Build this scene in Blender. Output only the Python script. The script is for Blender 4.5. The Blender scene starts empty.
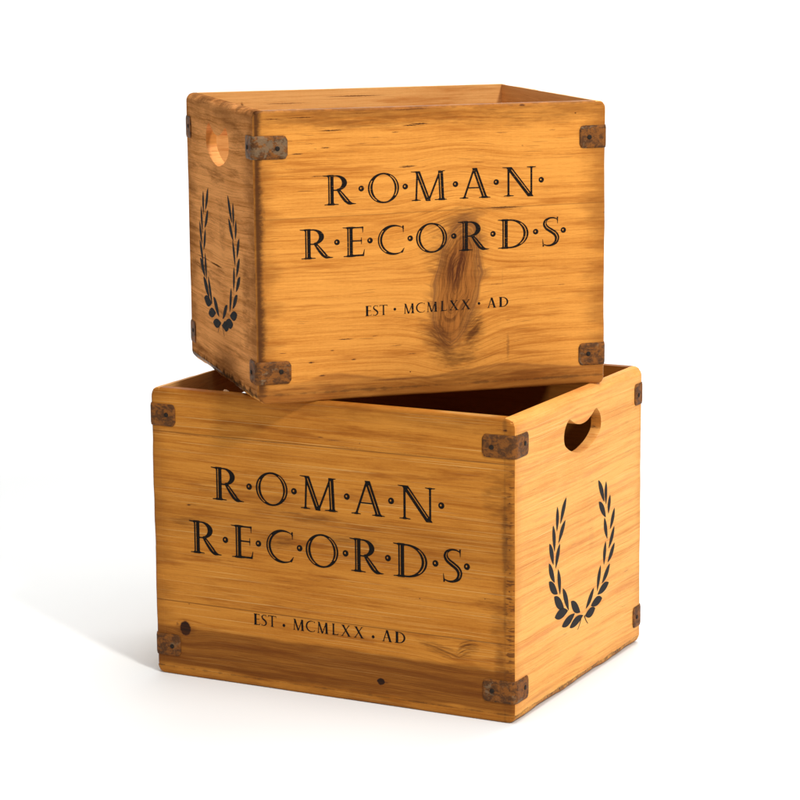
import bpy, bmesh, math, random
import numpy as np
from mathutils import Matrix, Vector
from mathutils import noise as mnoise

S = bpy.context.scene
COL = S.collection

# ------------------------------------------------------------------ camera
PITCH, ROLL, CAM_H = 0.186, -0.0089, 0.7846
cp, sp = math.cos(PITCH), math.sin(PITCH)
cr, sr = math.cos(ROLL), math.sin(ROLL)
fwd = Vector((0, cp, -sp)); up0 = Vector((0, sp, cp)); rt0 = Vector((1, 0, 0))
right = rt0 * cr + up0 * sr
up = -rt0 * sr + up0 * cr
cam_d = bpy.data.cameras.new('camera'); cam = bpy.data.objects.new('camera', cam_d); COL.objects.link(cam)
cam_d.sensor_width = 36; cam_d.lens = 2548.3 / 800 * 36
cam_d.clip_start = 0.05; cam_d.clip_end = 60
M = Matrix((right, up, -fwd)).transposed().to_4x4(); M.translation = (0, 0, CAM_H)
cam.matrix_world = M
S.camera = cam

# ------------------------------------------------------------------ world, lamps, exposure
W = bpy.data.worlds.new('World'); S.world = W; W.use_nodes = True
bg = W.node_tree.nodes['Background']; bg.inputs[0].default_value = (1, 0.985, 0.97, 1); bg.inputs[1].default_value = 0.32
S.view_settings.view_transform = 'Standard'; S.view_settings.look = 'None'
S.view_settings.exposure = 0.0; S.view_settings.gamma = 1.0
S.render.engine = 'CYCLES'

TARGET = Vector((0.02, 2.6, 0.3))
def lamp(name, direction, dist, size, power, colour, target=TARGET):
    d = Vector(direction).normalized()
    l = bpy.data.lights.new(name, 'AREA'); l.shape = 'DISK'; l.size = size
    l.energy = power; l.color = colour
    o = bpy.data.objects.new(name, l); COL.objects.link(o)
    o.location = target + d * dist
    o.rotation_euler = (-d).to_track_quat('-Z', 'Y').to_euler()
    return o
lamp('key_lamp', (0.40, -0.66, 0.62), 3.6, 0.40, 88, (1.0, 0.965, 0.92))
lamp('side_lamp', (0.97, -0.30, 0.22), 2.6, 0.9, 5, (1.0, 0.96, 0.9))
lamp('background_lamp', (0.15, -0.30, 1.0), 2.6, 1.6, 48, (1, 1, 1), Vector((0.3, 4.5, 0.9)))
lamp('top_lamp', (0.05, -0.12, 1.0), 3.0, 2.0, 55, (1.0, 0.99, 0.97), Vector((0.0, 2.5, 0.0)))

# ------------------------------------------------------------------ node expressions
class N:
    """tiny wrapper so that shader maths can be written as expressions"""
    def __init__(self, tree, sock): self.t = tree; self.s = sock
    def _m(self, op, *a, clamp=False):
        n = self.t.nodes.new('ShaderNodeMath'); n.operation = op; n.use_clamp = clamp
        for i, v in enumerate(a):
            if isinstance(v, N): self.t.links.new(v.s, n.inputs[i])
            else: n.inputs[i].default_value = v
        return N(self.t, n.outputs[0])
    def __add__(s, o): return s._m('ADD', s, o)
    __radd__ = __add__
    def __sub__(s, o): return s._m('SUBTRACT', s, o)
    def __rsub__(s, o): return s._m('SUBTRACT', o, s)
    def __mul__(s, o): return s._m('MULTIPLY', s, o)
    __rmul__ = __mul__
    def __truediv__(s, o): return s._m('DIVIDE', s, o)
    def abs(s): return s._m('ABSOLUTE', s)
    def max(s, o): return s._m('MAXIMUM', s, o)
    def clamp(s): return s._m('ADD', s, 0.0, clamp=True)
    def gt(s, o): return s._m('GREATER_THAN', s, o)
    def exp(s): return s._m('EXPONENT', s)
    def step(s, a, b, lo=0.0, hi=1.0):
        n = s.t.nodes.new('ShaderNodeMapRange'); n.interpolation_type = 'SMOOTHSTEP'
        s.t.links.new(s.s, n.inputs['Value'])
        n.inputs['From Min'].default_value = a; n.inputs['From Max'].default_value = b
        n.inputs['To Min'].default_value = lo; n.inputs['To Max'].default_value = hi
        return N(s.t, n.outputs['Result'])

def vec(tree, x, y, z):
    n = tree.nodes.new('ShaderNodeCombineXYZ')
    for i, v in enumerate((x, y, z)):
        if isinstance(v, N): tree.links.new(v.s, n.inputs[i])
        else: n.inputs[i].default_value = v
    return n.outputs[0]

def noise(tree, v, detail=2.0, rough=0.5, dist=0.0):
    n = tree.nodes.new('ShaderNodeTexNoise'); n.inputs['Scale'].default_value = 1.0
    n.inputs['Detail'].default_value = detail; n.inputs['Roughness'].default_value = rough
    n.inputs['Distortion'].default_value = dist
    tree.links.new(v, n.inputs['Vector'])
    return N(tree, n.outputs[0])

def mix(tree, f, a, b):
    n = tree.nodes.new('ShaderNodeMix'); n.data_type = 'RGBA'
    if isinstance(f, N): tree.links.new(f.s, n.inputs[0])
    else: n.inputs[0].default_value = f
    for i, v in ((6, a), (7, b)):
        if isinstance(v, tuple): n.inputs[i].default_value = (*v, 1)
        else: tree.links.new(v, n.inputs[i])
    return n.outputs[2]

def spot(tree, pv, s0, t0, rs, rt, a, soft=0.25):
    """elliptical mark: 1 inside, fading to 0 at its rim"""
    n = tree.nodes.new('ShaderNodeVectorMath'); n.operation = 'MULTIPLY_ADD'
    tree.links.new(pv, n.inputs[0])
    n.inputs[1].default_value = (1 / rs, 1 / rt, 0); n.inputs[2].default_value = (-s0 / rs, -t0 / rt, 0)
    l = tree.nodes.new('ShaderNodeVectorMath'); l.operation = 'LENGTH'
    tree.links.new(n.outputs[0], l.inputs[0])
    return N(tree, l.outputs[1]).step(1.25, soft, 0.0, a)

LIGHT = (0.70, 0.375, 0.125); MID = (0.52, 0.215, 0.050); DARK = (0.20, 0.066, 0.017); BLACK = (0.022, 0.010, 0.006)

def wood(name, along='x', seed=0.0, spots=(), seams=(), planks=None, knots=(), stain=None, end=0.5,
         tint=1.0, contrast=1.0, blotch=0.35, light=LIGHT, mid=MID, dark=DARK, tilt=0.0, rows=0.0, burn=None, streaks=0.0, wave=11.0, mottle=0.55, amber=(0.37, 0.112, 0.014), chk_t=0.735, seam_a=0.55, spec=0.06, w2a=1.3,
         end_base=(0.46, 0.185, 0.040), end_dark=(0.055, 0.022, 0.008), tick=0.5):
    m = bpy.data.materials.new(name); m.use_nodes = True; t = m.node_tree
    b = t.nodes['Principled BSDF']
    tc = t.nodes.new('ShaderNodeTexCoord')
    sp_ = t.nodes.new('ShaderNodeSeparateXYZ'); t.links.new(tc.outputs['Object'], sp_.inputs[0])
    X, Y, Z = (N(t, sp_.outputs[i]) for i in range(3))
    X, Y, Z = X * 1000.0, Y * 1000.0, Z * 1000.0          # millimetres
    nn = t.nodes.new('ShaderNodeSeparateXYZ'); t.links.new(tc.outputs['Normal'], nn.inputs[0])
    if along == 'x': s, tt, q, na = X, Z, Y, N(t, nn.outputs[0])
    elif along == 'y': s, tt, q, na = Y, Z, X, N(t, nn.outputs[1])
    else: s, tt, q, na = X, Y + Z * 1.3, Z, N(t, nn.outputs[0])
    # each plank of the glued board has its own grain
    sd = None; seam_line = None
    for (t0, slope) in seams:
        d = tt - (s * slope + t0)
        g = d.gt(0.0) * 7.31
        sd = g if sd is None else sd + g
        ln = d.abs().step(0.9, 0.25)
        seam_line = ln if seam_line is None else seam_line.max(ln)
    seedv = (sd + seed) if sd is not None else N(t, s.s) * 0.0 + seed
    # wandering grain
    w1 = noise(t, vec(t, s * 0.0045, tt * 0.012, seedv), 2, 0.5) - 0.5
    w2 = noise(t, vec(t, s * 0.022, tt * 0.05, seedv + 11.0), 2, 0.5) - 0.5
    tw = tt + s * tilt + w1 * wave + w2 * w2a
    for (s0, t0, rs, rt, a) in knots:                      # grain flows round the knots
        dt = (tt - t0)
        ds = ((s - s0) * (1 / rs)).abs()
        r2 = ds * ds + (dt * dt) * (1 / rt ** 2)
        tw = tw - dt * (r2 * -0.55).exp() * a + (r2 * -0.35).exp() * (a * 2.0)
    g1 = noise(t, vec(t, s * 0.0035, tw * 0.135, seedv + q * 0.03), 3, 0.55)
    g2 = noise(t, vec(t, s * 0.006, tw * 0.46, seedv + 3.0 + q * 0.08), 2, 0.6)
    fib = noise(t, vec(t, s * 0.022, tw * 2.6, seedv + 5.0), 3, 0.68)
    fine = noise(t, vec(t, s * 0.25, tt * 1.4, seedv + 8.0), 2, 0.6)
    fine2 = noise(t, vec(t, s * 0.07, tw * 3.4, seedv + 17.0), 1, 0.5)
    cross = noise(t, vec(t, s * 0.7, tt * 0.05, seedv + 21.0), 1, 0.5)
    bl = noise(t, vec(t, s * 0.009, tt * 0.017, seedv + 14.0), 3, 0.55)
    rough_n = noise(t, vec(t, s * 0.05, tt * 0.12, seedv + 31.0), 3, 0.6)
    f1 = g1.step(0.38, 0.68); f2 = g2.step(0.42, 0.72)
    col = mix(t, (f1 * (0.42 * contrast) + f2 * (0.34 * contrast) + (fib - 0.5) * (1.25 * contrast)
                  + (bl - 0.5) * blotch * 1.6 + (cross - 0.5) * 0.14 + (fine - 0.5) * (0.75 * contrast) + (fine2 - 0.5) * (0.8 * contrast)).clamp(), light, mid)
    late = (g2.step(0.56, 0.74) * fib.step(0.35, 0.6)) * (0.30 * contrast)
    late = late.max((bl.step(0.56, 0.80) * f1) * (0.55 * blotch))
    col = mix(t, late.clamp(), col, dark)
    mott = noise(t, vec(t, s * 0.009, tt * 0.085, seedv + 81.0), 4, 0.66)
    col = mix(t, (mott.step(0.50, 0.72) * mottle).clamp(), col, amber)
    streak = noise(t, vec(t, s * 0.009, tw * 0.85, seedv + 91.0), 3, 0.7)
    col = mix(t, (streak.step(0.53, 0.72) * (0.42 * contrast)).clamp(), col, tuple(c * k_ for c, k_ in zip(mid, (0.66, 0.48, 0.30))))
    chk = noise(t, vec(t, s * 0.03, tw * 1.1, seedv + 41.0), 1, 0.5).step(chk_t, chk_t + 0.05) * (0.55 * contrast)
    col = mix(t, chk.clamp(), col, (0.10, 0.035, 0.010))
    if streaks:                                            # pale rubbed lines
        stv = noise(t, vec(t, s * 0.006, tt * 1.3, seedv + 51.0), 1, 0.5).step(0.64, 0.72) * streaks
        col = mix(t, stv, col, (0.86, 0.60, 0.24))
    if rows:                                               # comb-like saw rows
        rw = noise(t, vec(t, s * 0.02, tt * 0.9, 3.3), 0, 0.5).step(0.5, 0.62) * rows
        col = mix(t, rw, col, dark)
    if planks:                                             # heartwood plank below a wavy line
        for (ta, tb, a, soft) in planks:
            e = tt + w2 * 7.0 + w1 * 6.0 + (g1 - 0.5) * 5.0
            msk = e.step(ta - soft, ta + soft) * e.step(tb + soft, tb - soft) * a
            col = mix(t, msk * (0.62 + 0.22 * f1 + 0.30 * fib.step(0.35, 0.65)) * (0.82 + 0.36 * (streak - 0.3)), col, (0.135, 0.038, 0.006))
    wob = noise(t, vec(t, s * 0.13, tt * 0.55, seedv + 60.0), 2, 0.6) - 0.5
    wob2 = noise(t, vec(t, s * 0.5, tt * 0.9, seedv + 71.0), 1, 0.6) - 0.5
    sw = s + wob * 4.0
    # flow marks along the grain direction
    twm = tt + wob2 * 1.1 + wob * 0.9
    pv = vec(t, sw, twm, 0.0)
    acc = None
    for sp1 in spots:
        k = spot(t, pv, *sp1)
        acc = k if acc is None else acc.max(k)
    if acc is not None:
        acc = (acc * (0.72 + 0.6 * fib)).clamp()
        soft = acc.step(0.0, 0.7)
        col = mix(t, (soft * 0.75), col, (0.17, 0.055, 0.014))
        col = mix(t, acc.step(0.42, 0.95), col, BLACK)
    if stain:
        for fn in stain: col = fn(t, s, tt, col, dict(fib=fib, fine=fine, g1=g1, wob=wob, seedv=seedv))
    if seam_line is not None:
        col = mix(t, seam_line * seam_a, col, (0.07, 0.025, 0.008))
    # end grain, where the face looks along the fibres
    eg = na.abs().step(0.80, 0.96)
    comb = noise(t, vec(t, q * 0.10, tt * 0.62, seed + 5.5), 2, 0.6)
    ebl = noise(t, vec(t, q * 0.05, tt * 0.030, seed + 9.5), 2, 0.5)
    gst = noise(t, vec(t, X * 0.006, tt * 0.46, seed + 2.0), 3, 0.6)
    ebase = mix(t, gst.step(0.35, 0.68) * 0.5, end_base, tuple(c * 0.62 for c in end_base))
    ecol = mix(t, (comb.step(0.50, 0.66) * ebl.step(0.38, 0.60) * tick + (ebl.step(0.30, 0.75) + comb - 0.9) * (end - 0.3)).clamp(), ebase, end_dark)
    col = mix(t, eg, col, ecol)
    if burn:
        for fn in burn: col = fn(t, X, Y, Z, col, fine)
    if tint != 1.0:
        col = mix(t, 1.0 - tint, col, (0.16, 0.10, 0.05)) if tint < 1 else col
    t.links.new(col, b.inputs['Base Color'])
    rr = rough_n * 0.25 + 0.33
    t.links.new(rr.s, b.inputs['Roughness'])
    b.inputs['Specular IOR Level'].default_value = spec
    bp = t.nodes.new('ShaderNodeBump'); bp.inputs['Strength'].default_value = 0.45; bp.inputs['Distance'].default_value = 0.0
    hh = (fib * 0.5 + fine * 0.35 - f2 * 0.3 + rough_n * 0.5)
    if acc is not None: hh = hh - acc * 0.8
    t.links.new(hh.s, bp.inputs['Height']); t.links.new(bp.outputs[0], b.inputs['Normal'])
    return m

def edge_wear(pos, axis, width, a, colour=(0.045, 0.020, 0.009), freq=0.06, thr=(0.42, 0.62)):
    """chipped dark dirt hugging one edge of a board; axis 0/1/2, pos in mm"""
    def f(t, X, Y, Z, col, fine):
        c = (X, Y, Z)[axis]
        others = [v for i, v in enumerate((X, Y, Z)) if i != axis]
        n = noise(t, vec(t, others[0] * freq, others[1] * freq, pos * 0.37), 3, 0.65)
        d = (c - pos).abs() * (1.0 / width)
        k = (n.step(thr[0] - 0.15, thr[1] + 0.12) * 1.6 + (fine - 0.5) * 0.8 - d).step(-0.15, 0.95) * a
        return mix(t, k, col, colour)
    return f

def corner_burn(t, X, Y, Z, col, fine):
    """scorched, greasy front corner of the upper crate"""
    n = noise(t, vec(t, 1.0, Z * 0.045, 7.7), 3, 0.6); n2 = noise(t, vec(t, X * 0.2, Z * 0.35, 3.1), 3, 0.7)
    wid = n * 13.0 + 2.0
    k = (1.0 - (X - 3.5).max(0.0) / wid + (n2 - 0.5) * 0.9).step(0.0, 0.9) * (Z - 0.0).step(-5.0, 20.0)
    k = k * (Y - 7.0).step(1.0, -1.0) * X.step(0.2, 3.0) * n.step(0.15, 0.40)
    return mix(t, (k * 0.90).clamp(), col, (0.055, 0.018, 0.006))

def patina(w_, h_, a, wid, colour=(0.19, 0.055, 0.008), seed=1.0, plane='x'):
    """varnish gone brown in an uneven border round a panel, the way handled edges wear"""
    def f(t, X, Y, Z, col, fine):
        s_ = X if plane == 'x' else Y
        d = s_._m('MINIMUM', s_, w_ - s_); e = Z._m('MINIMUM', Z, h_ - Z)
        d = d._m('MINIMUM', d, e * 1.3)
        n = noise(t, vec(t, s_ * 0.012, Z * 0.05, seed), 4, 0.68)
        k = (n * 2.2 - d * (1.0 / wid)).step(0.15, 1.25) * a
        return mix(t, k.clamp(), col, colour)
    return f

def comb_ticks(t, X, Y, Z, col, fine):
    """rows of broken grain along the lower crate's front right corner"""
    a = noise(t, vec(t, X * 0.12, Z * 0.50, 5.5), 1, 0.6); b = noise(t, vec(t, 2.0, Z * 0.022, 9.5), 2, 0.5)
    k = a.step(0.52, 0.62) * (X - 408.0).step(0.0, 4.0) * (X - 419.0).step(1.0, -1.0) * b.step(0.36, 0.50) * (Z - 285.0).step(5.0, -5.0)
    return mix(t, k * 0.85, col, (0.11, 0.036, 0.009))

def big_knot(t, s, tt, col, g):
    """the tall burr-like knot in the middle of the upper crate's front"""
    lean = s - (tt - 118.0) * 0.15
    ws = noise(t, vec(t, s * 0.05, tt * 0.03, 2.2), 2, 0.5) - 0.5
    cs = (lean + ws * 14.0 - 212.0) * (1 / 25.0)
    ct = (tt + ws * 10.0 - 112.0) * (1 / 66.0)
    r = (cs * cs + ct * ct)._m('SQRT', cs * cs + ct * ct)
    rim = r.step(0.72, 0.94) * r.step(1.14, 0.98)
    ringn = noise(t, vec(t, r * 17.0, tt * 0.008, 6.1), 2, 0.6)
    vert = noise(t, vec(t, lean * 0.30 + ws * 3.0, tt * 0.022, 8.4), 4, 0.72)
    below = tt.step(191.0, 186.0)
    inner = r.step(1.22, 0.66) * below
    c1 = mix(t, (vert.step(0.35, 0.68) * 0.75 + ringn.step(0.45, 0.62) * 0.55).clamp(), (0.34, 0.115, 0.022), (0.090, 0.025, 0.006))
    col = mix(t, inner * 0.90, col, c1)
    core = ((cs + 0.08) * (cs + 0.08) * 5.0 + (ct - 0.28) * (ct - 0.28) * 5.0)
    col = mix(t, core.step(1.2, 0.1) * vert.step(0.25, 0.6) * 0.95, col, (0.070, 0.018, 0.006))
    col = mix(t, rim * below * ringn.step(0.25, 0.6) * 0.8, col, (0.20, 0.075, 0.022))
    halo = r.step(1.5, 1.05) * r.step(0.98, 1.08) * below
    hn = noise(t, vec(t, s * 0.02, tt * 0.13 - r * 1.5, 3.7), 2, 0.6)
    col = mix(t, halo * hn.step(0.46, 0.64) * 0.5, col, (0.20, 0.070, 0.018))
    return col

def smudge(s0, t0, rs, rt, a, slope=0.0, curve=0.0, k=0.42):
    """patch of dark resin streaks fading out at its rim"""
    def f(t, s, tt, col, g):
        ds = (s - s0) * (1 / rs); dt = (tt - t0 - (s - s0) * slope) * (1 / rt)
        r = (ds * ds + dt * dt) + g['wob'] * 1.2
        st = noise(t, vec(t, s * 0.035, (tt - s * slope + ds * ds * curve) * k, s0 * 0.37), 3, 0.65)
        m = r.step(1.1, 0.0) * (st.step(0.32, 0.66)) * a
        col = mix(t, m.clamp(), col, (0.085, 0.024, 0.006))
        return col
    return f

def bottom_stain(t, s, tt, col, g):
    """brown water mark with a wavy top along the upper crate's bottom"""
    hump = ((s - 80.0) * (s - 80.0) * (-1 / 900.0)).exp() * 9.0
    hump2 = ((s - 262.0) * (s - 262.0) * (-1 / 2600.0)).exp() * 8.0
    n = noise(t, vec(t, s * 0.03, 1.0, 4.0), 2, 0.5) * 8.0
    e = tt - hump - hump2 - n - 14.0
    msk = e.step(2.6, -2.6)
    col = mix(t, msk * (0.18 + 0.42 * g['g1']), col, (0.22, 0.072, 0.016))
    col = mix(t, e.abs().step(2.6, 0.3) * 0.38 * (s - 40.0).step(0.0, 60.0), col, (0.16, 0.05, 0.015))
    return col

# ------------------------------------------------------------------ rusty metal, ink, white setting
def rust(name, seed, grey=0.35):
    m = bpy.data.materials.new(name); m.use_nodes = True; t = m.node_tree; b = t.nodes['Principled BSDF']
    tc = t.nodes.new('ShaderNodeTexCoord'); sp_ = t.nodes.new('ShaderNodeSeparateXYZ'); t.links.new(tc.outputs['Object'], sp_.inputs[0])
    X, Y, Z = (N(t, sp_.outputs[i]) * 1000.0 for i in range(3))
    a = noise(t, vec(t, X * 0.11 + seed, Y * 0.11, Z * 0.16), 3, 0.62, 0.6)
    c = noise(t, vec(t, X * 0.5, Y * 0.5 + seed, Z * 0.5), 3, 0.7)
    g = noise(t, vec(t, X * 0.06, Y * 0.06, Z * 0.09 + seed), 3, 0.6, 0.4)
    col = mix(t, a.step(0.40, 0.60), (0.085, 0.034, 0.012), (0.215, 0.074, 0.014))
    col = mix(t, c.step(0.52, 0.72) * 0.45, col, (0.25, 0.098, 0.024))
    col = mix(t, c.step(0.46, 0.30) * 0.55, col, (0.045, 0.022, 0.011))
    gk = (g + (c - 0.5) * 0.35).step(0.60 - grey * 0.35, 0.72 - grey * 0.35)
    col = mix(t, gk * 0.72, col, (0.19, 0.130, 0.075))
    t.links.new(col, b.inputs['Base Color'])
    t.links.new((gk * 0.30).s, b.inputs['Metallic'])
    t.links.new((c * 0.3 + 0.42).s, b.inputs['Roughness']); b.inputs['Specular IOR Level'].default_value = 0.10
    bp = t.nodes.new('ShaderNodeBump'); bp.inputs['Strength'].default_value = 0.7; bp.inputs['Distance'].default_value = 0.0008
    t.links.new((c + a * 0.7).s, bp.inputs['Height']); t.links.new(bp.outputs[0], b.inputs['Normal'])
    return m

def ink(name, wear, colour=(0.010, 0.008, 0.007)):
    m = bpy.data.materials.new(name); m.use_nodes = True; t = m.node_tree; b = t.nodes['Principled BSDF']
    tc = t.nodes.new('ShaderNodeTexCoord'); sp_ = t.nodes.new('ShaderNodeSeparateXYZ'); t.links.new(tc.outputs['Object'], sp_.inputs[0])
    X, Y, Z = (N(t, sp_.outputs[i]) * 1000.0 for i in range(3))
    a = noise(t, vec(t, X * 0.09, Y * 0.09, Z * 0.8), 4, 0.75)
    b.inputs['Base Color'].default_value = (*colour, 1); b.inputs['Roughness'].default_value = 0.7
    b.inputs['Specular IOR Level'].default_value = 0.04
    t.links.new(a.step(wear - 0.10, wear + 0.04, 0.25, 1.0).s, b.inputs['Alpha'])
    return m

def plain(name, colour, rough):
    m = bpy.data.materials.new(name); m.use_nodes = True; t = m.node_tree; b = t.nodes['Principled BSDF']
    tc = t.nodes.new('ShaderNodeTexCoord')
    mp = t.nodes.new('ShaderNodeMapping'); mp.inputs['Scale'].default_value = (2, 2, 2); t.links.new(tc.outputs['Object'], mp.inputs[0])
    n = noise(t, mp.outputs[0], 3, 0.5)
    c2 = tuple(v * 0.985 for v in colour)
    t.links.new(mix(t, n, colour, c2), b.inputs['Base Color'])
    b.inputs['Roughness'].default_value = rough
    b.inputs['Specular IOR Level'].default_value = 0.10
    return m

# ------------------------------------------------------------------ mesh helpers
def link(name, me, mat=None, parent=None):
    o = bpy.data.objects.new(name, me); COL.objects.link(o)
    if mat: me.materials.append(mat)
    if parent: o.parent = parent
    return o

def ticks(a, b, coarse=0.004, fine=0.001, band=0.012):
    """coordinates from a to b, dense close to both ends"""
    L = b - a
    if L <= 2 * band + 1e-6:
        n = max(1, int(round(L / fine))); return [a + L * i / n for i in range(n + 1)]
    k = int(round(band / fine)); r = [a + fine * i for i in range(k)]
    n = max(1, int(round((L - 2 * band) / coarse)))
    r += [a + band + (L - 2 * band) * i / n for i in range(n + 1)]
    r += [b - band + fine * i for i in range(1, k + 1)]
    return r

def box_grid(bm, x, y, z):
    """closed box surface on the given coordinate lists"""
    cache = {}
    def v(i, j, k):
        if (i, j, k) not in cache: cache[(i, j, k)] = bm.verts.new((x[i], y[j], z[k]))
        return cache[(i, j, k)]
    I, J, K = len(x) - 1, len(y) - 1, len(z) - 1
    for i in range(I):
        for j in range(J):
            bm.faces.new((v(i, j, 0), v(i, j + 1, 0), v(i + 1, j + 1, 0), v(i + 1, j, 0)))
            bm.faces.new((v(i, j, K), v(i + 1, j, K), v(i + 1, j + 1, K), v(i, j + 1, K)))
    for i in range(I):
        for k in range(K):
            bm.faces.new((v(i, 0, k), v(i + 1, 0, k), v(i + 1, 0, k + 1), v(i, 0, k + 1)))
            bm.faces.new((v(i, J, k), v(i, J, k + 1), v(i + 1, J, k + 1), v(i + 1, J, k)))
    for j in range(J):
        for k in range(K):
            bm.faces.new((v(0, j, k), v(0, j, k + 1), v(0, j + 1, k + 1), v(0, j + 1, k)))
            bm.faces.new((v(I, j, k), v(I, j + 1, k), v(I, j + 1, k + 1), v(I, j, k + 1)))

def round2(p, i, j, hi, hj, r):
    """pull a point onto the rounded rectangle of half sizes hi, hj in the plane (i, j)"""
    a, b = p[i], p[j]
    ca = max(-hi + r, min(hi - r, a)); cb = max(-hj + r, min(hj - r, b))
    dx, dy = a - ca, b - cb
    if dx == 0 or dy == 0: return
    m = max(abs(dx), abs(dy)); d = math.hypot(dx, dy)
    # square shell -> round shell, so the whole board edge stays even
    p[i] = ca + dx * m / d; p[j] = cb + dy * m / d

def board(name, x, y, z, size, mat, parent, radii=(0.009, 0.003, 0.004), cut=None, seed=0):
    w, d, h = size
    bm = bmesh.new(); box_grid(bm, x, y, z)
    rnd = random.Random(seed)
    ph = [rnd.uniform(0, 6.28) for _ in range(6)]
    lo = (x[0], y[0], z[0]); hi = (x[-1], y[-1], z[-1])
    for v in bm.verts:
        p = [v.co.x - w / 2, v.co.y - d / 2, v.co.z - h / 2]
        wig = 1 + 0.16 * math.sin(v.co.x * 41 + ph[0]) + 0.14 * math.sin(v.co.y * 57 + ph[1]) + 0.14 * math.sin(v.co.z * 49 + ph[2])
        wig += 0.22 * mnoise.noise(v.co * 45.0 + Vector((seed, 0, 0))) + 0.07 * mnoise.noise(v.co * 160.0)
        round2(p, 0, 1, w / 2, d / 2, radii[2] * wig)
        round2(p, 1, 2, d / 2, h / 2, radii[1] * wig)
        round2(p, 0, 2, w / 2, h / 2, radii[0] * wig)
        q = [p[0] + w / 2, p[1] + d / 2, p[2] + h / 2]
        # soften the board's own arrises a little (hair-line gaps at the joints)
        e = 0.0
        ends = [k for k in range(3) if abs(v.co[k] - lo[k]) < 1e-7 or abs(v.co[k] - hi[k]) < 1e-7]
        if len(ends) >= 2:
            for k in ends: q[k] += e if abs(v.co[k] - lo[k]) < 1e-7 else -e
        v.co = q
    bmesh.ops.recalc_face_normals(bm, faces=bm.faces)
    me = bpy.data.meshes.new(name); bm.to_mesh(me); bm.free()
    o = link(name, me, mat, parent)
    if cut is not None:
        cb = bmesh.new(); n = len(cut)
        x0, x1 = x[0] - 0.02, x[-1] + 0.02
        A = [cb.verts.new((x0, py, pz)) for py, pz in cut]; B = [cb.verts.new((x1, py, pz)) for py, pz in cut]
        cb.faces.new(A); cb.faces.new(B[::-1])
        for i in range(n): cb.faces.new((A[i], B[i], B[(i + 1) % n], A[(i + 1) % n]))
        bmesh.ops.recalc_face_normals(cb, faces=cb.faces)
        cm = bpy.data.meshes.new('cut'); cb.to_mesh(cm); cb.free()
        co = bpy.data.objects.new('cut', cm); COL.objects.link(co); co.parent = parent
        md = o.modifiers.new('hole', 'BOOLEAN'); md.operation = 'DIFFERENCE'; md.solver = 'EXACT'; md.object = co
        bpy.context.view_layer.update()
        dg = bpy.context.evaluated_depsgraph_get()
        nm = bpy.data.meshes.new_from_object(o.evaluated_get(dg))
        o.modifiers.clear(); o.data = nm; nm.name = name
        bpy.data.objects.remove(co)
    return o

def smooth_closed(pts, sub=6):
    """Catmull-Rom through a closed list of points"""
    n = len(pts); out = []
    for i in range(n):
        p0, p1, p2, p3 = pts[i - 1], pts[i], pts[(i + 1) % n], pts[(i + 2) % n]
        for k in range(sub):
            u = k / sub
            out.append(tuple(0.5 * ((2 * p1[c]) + (-p0[c] + p2[c]) * u + (2 * p0[c] - 5 * p1[c] + 4 * p2[c] - p3[c]) * u * u
                                    + (-p0[c] + 3 * p1[c] - 3 * p2[c] + p3[c]) * u ** 3) for c in range(2)))
    return out

def heart(cy, top, sx, sz):
    half = [(12, -8.6), (23, -4.8), (30, -1.4), (35, 0.0), (41, -3.2), (46, -9), (48, -16.5), (46, -24), (40, -28.8), (29, -34.0), (14, -38.0)]
    pts = [(0, -9.8)] + half + [(0, -39.8)] + [(-a, b) for a, b in half[::-1]]
    return [((cy + a * sx) / 1000, (top + b * sz) / 1000) for a, b in smooth_closed(pts, 4)]

# ------------------------------------------------------------------ lettering
def poly_d(P, X, Y):
    """signed distance to a polygon"""
    P = np.array(P, float); n = len(P)
    d = np.full(X.shape, 1e9); ins = np.zeros(X.shape, bool)
    for i in range(n):
        a, b = P[i], P[(i + 1) % n]; e = b - a
        wx, wy = X - a[0], Y - a[1]
        u = np.clip((wx * e[0] + wy * e[1]) / (e @ e + 1e-12), 0, 1)
        d = np.minimum(d, (wx - e[0] * u) ** 2 + (wy - e[1] * u) ** 2)
        c = ((a[1] > Y) != (b[1] > Y)) & (X < (b[0] - a[0]) * (Y - a[1]) / ((b[1] - a[1]) or 1e-12) + a[0])
        ins ^= c
    return np.sqrt(d) * np.where(ins, -1, 1)
def bar(a, b, wa, wb=None):
    wb = wa if wb is None else wb
    a, b = np.array(a, float), np.array(b, float); t = (b - a) / np.linalg.norm(b - a); n = np.array([-t[1], t[0]])
    P = [a + n * wa / 2, b + n * wb / 2, b - n * wb / 2, a - n * wa / 2]
    return lambda X, Y: poly_d(P, X, Y)
def para(x0, y0, x1, y1, w):
    """slanted stroke cut horizontally, w wide along x"""
    P = [(x0 - w / 2, y0), (x0 + w / 2, y0), (x1 + w / 2, y1), (x1 - w / 2, y1)]
    return lambda X, Y: poly_d(P, X, Y)
def ell(cx, cy, rx, ry, rot=0.0):
    c, s_ = math.cos(rot), math.sin(rot)
    def f(X, Y):
        u = ((X - cx) * c + (Y - cy) * s_) / rx; v = (-(X - cx) * s_ + (Y - cy) * c) / ry
        r = np.sqrt(u * u + v * v) + 1e-9
        return (r - 1) * r / (np.sqrt((u / rx) ** 2 + (v / ry) ** 2) + 1e-9)
    return f
def U_(*fs, k=0.0):
    def f(X, Y):
        d = fs[0](X, Y)
        for g in fs[1:]:
            e = g(X, Y)
            if k: h = np.clip(0.5 + 0.5 * (e - d) / k, 0, 1); d = e * (1 - h) + d * h - k * h * (1 - h)
            else: d = np.minimum(d, e)
        return d
    return f
def I_(a, b): return lambda X, Y: np.maximum(a(X, Y), b(X, Y))
def D_(a, *bs):
    def f(X, Y):
        d = a(X, Y)
        for b in bs: d = np.maximum(d, -b(X, Y))
        return d
    return f
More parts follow.
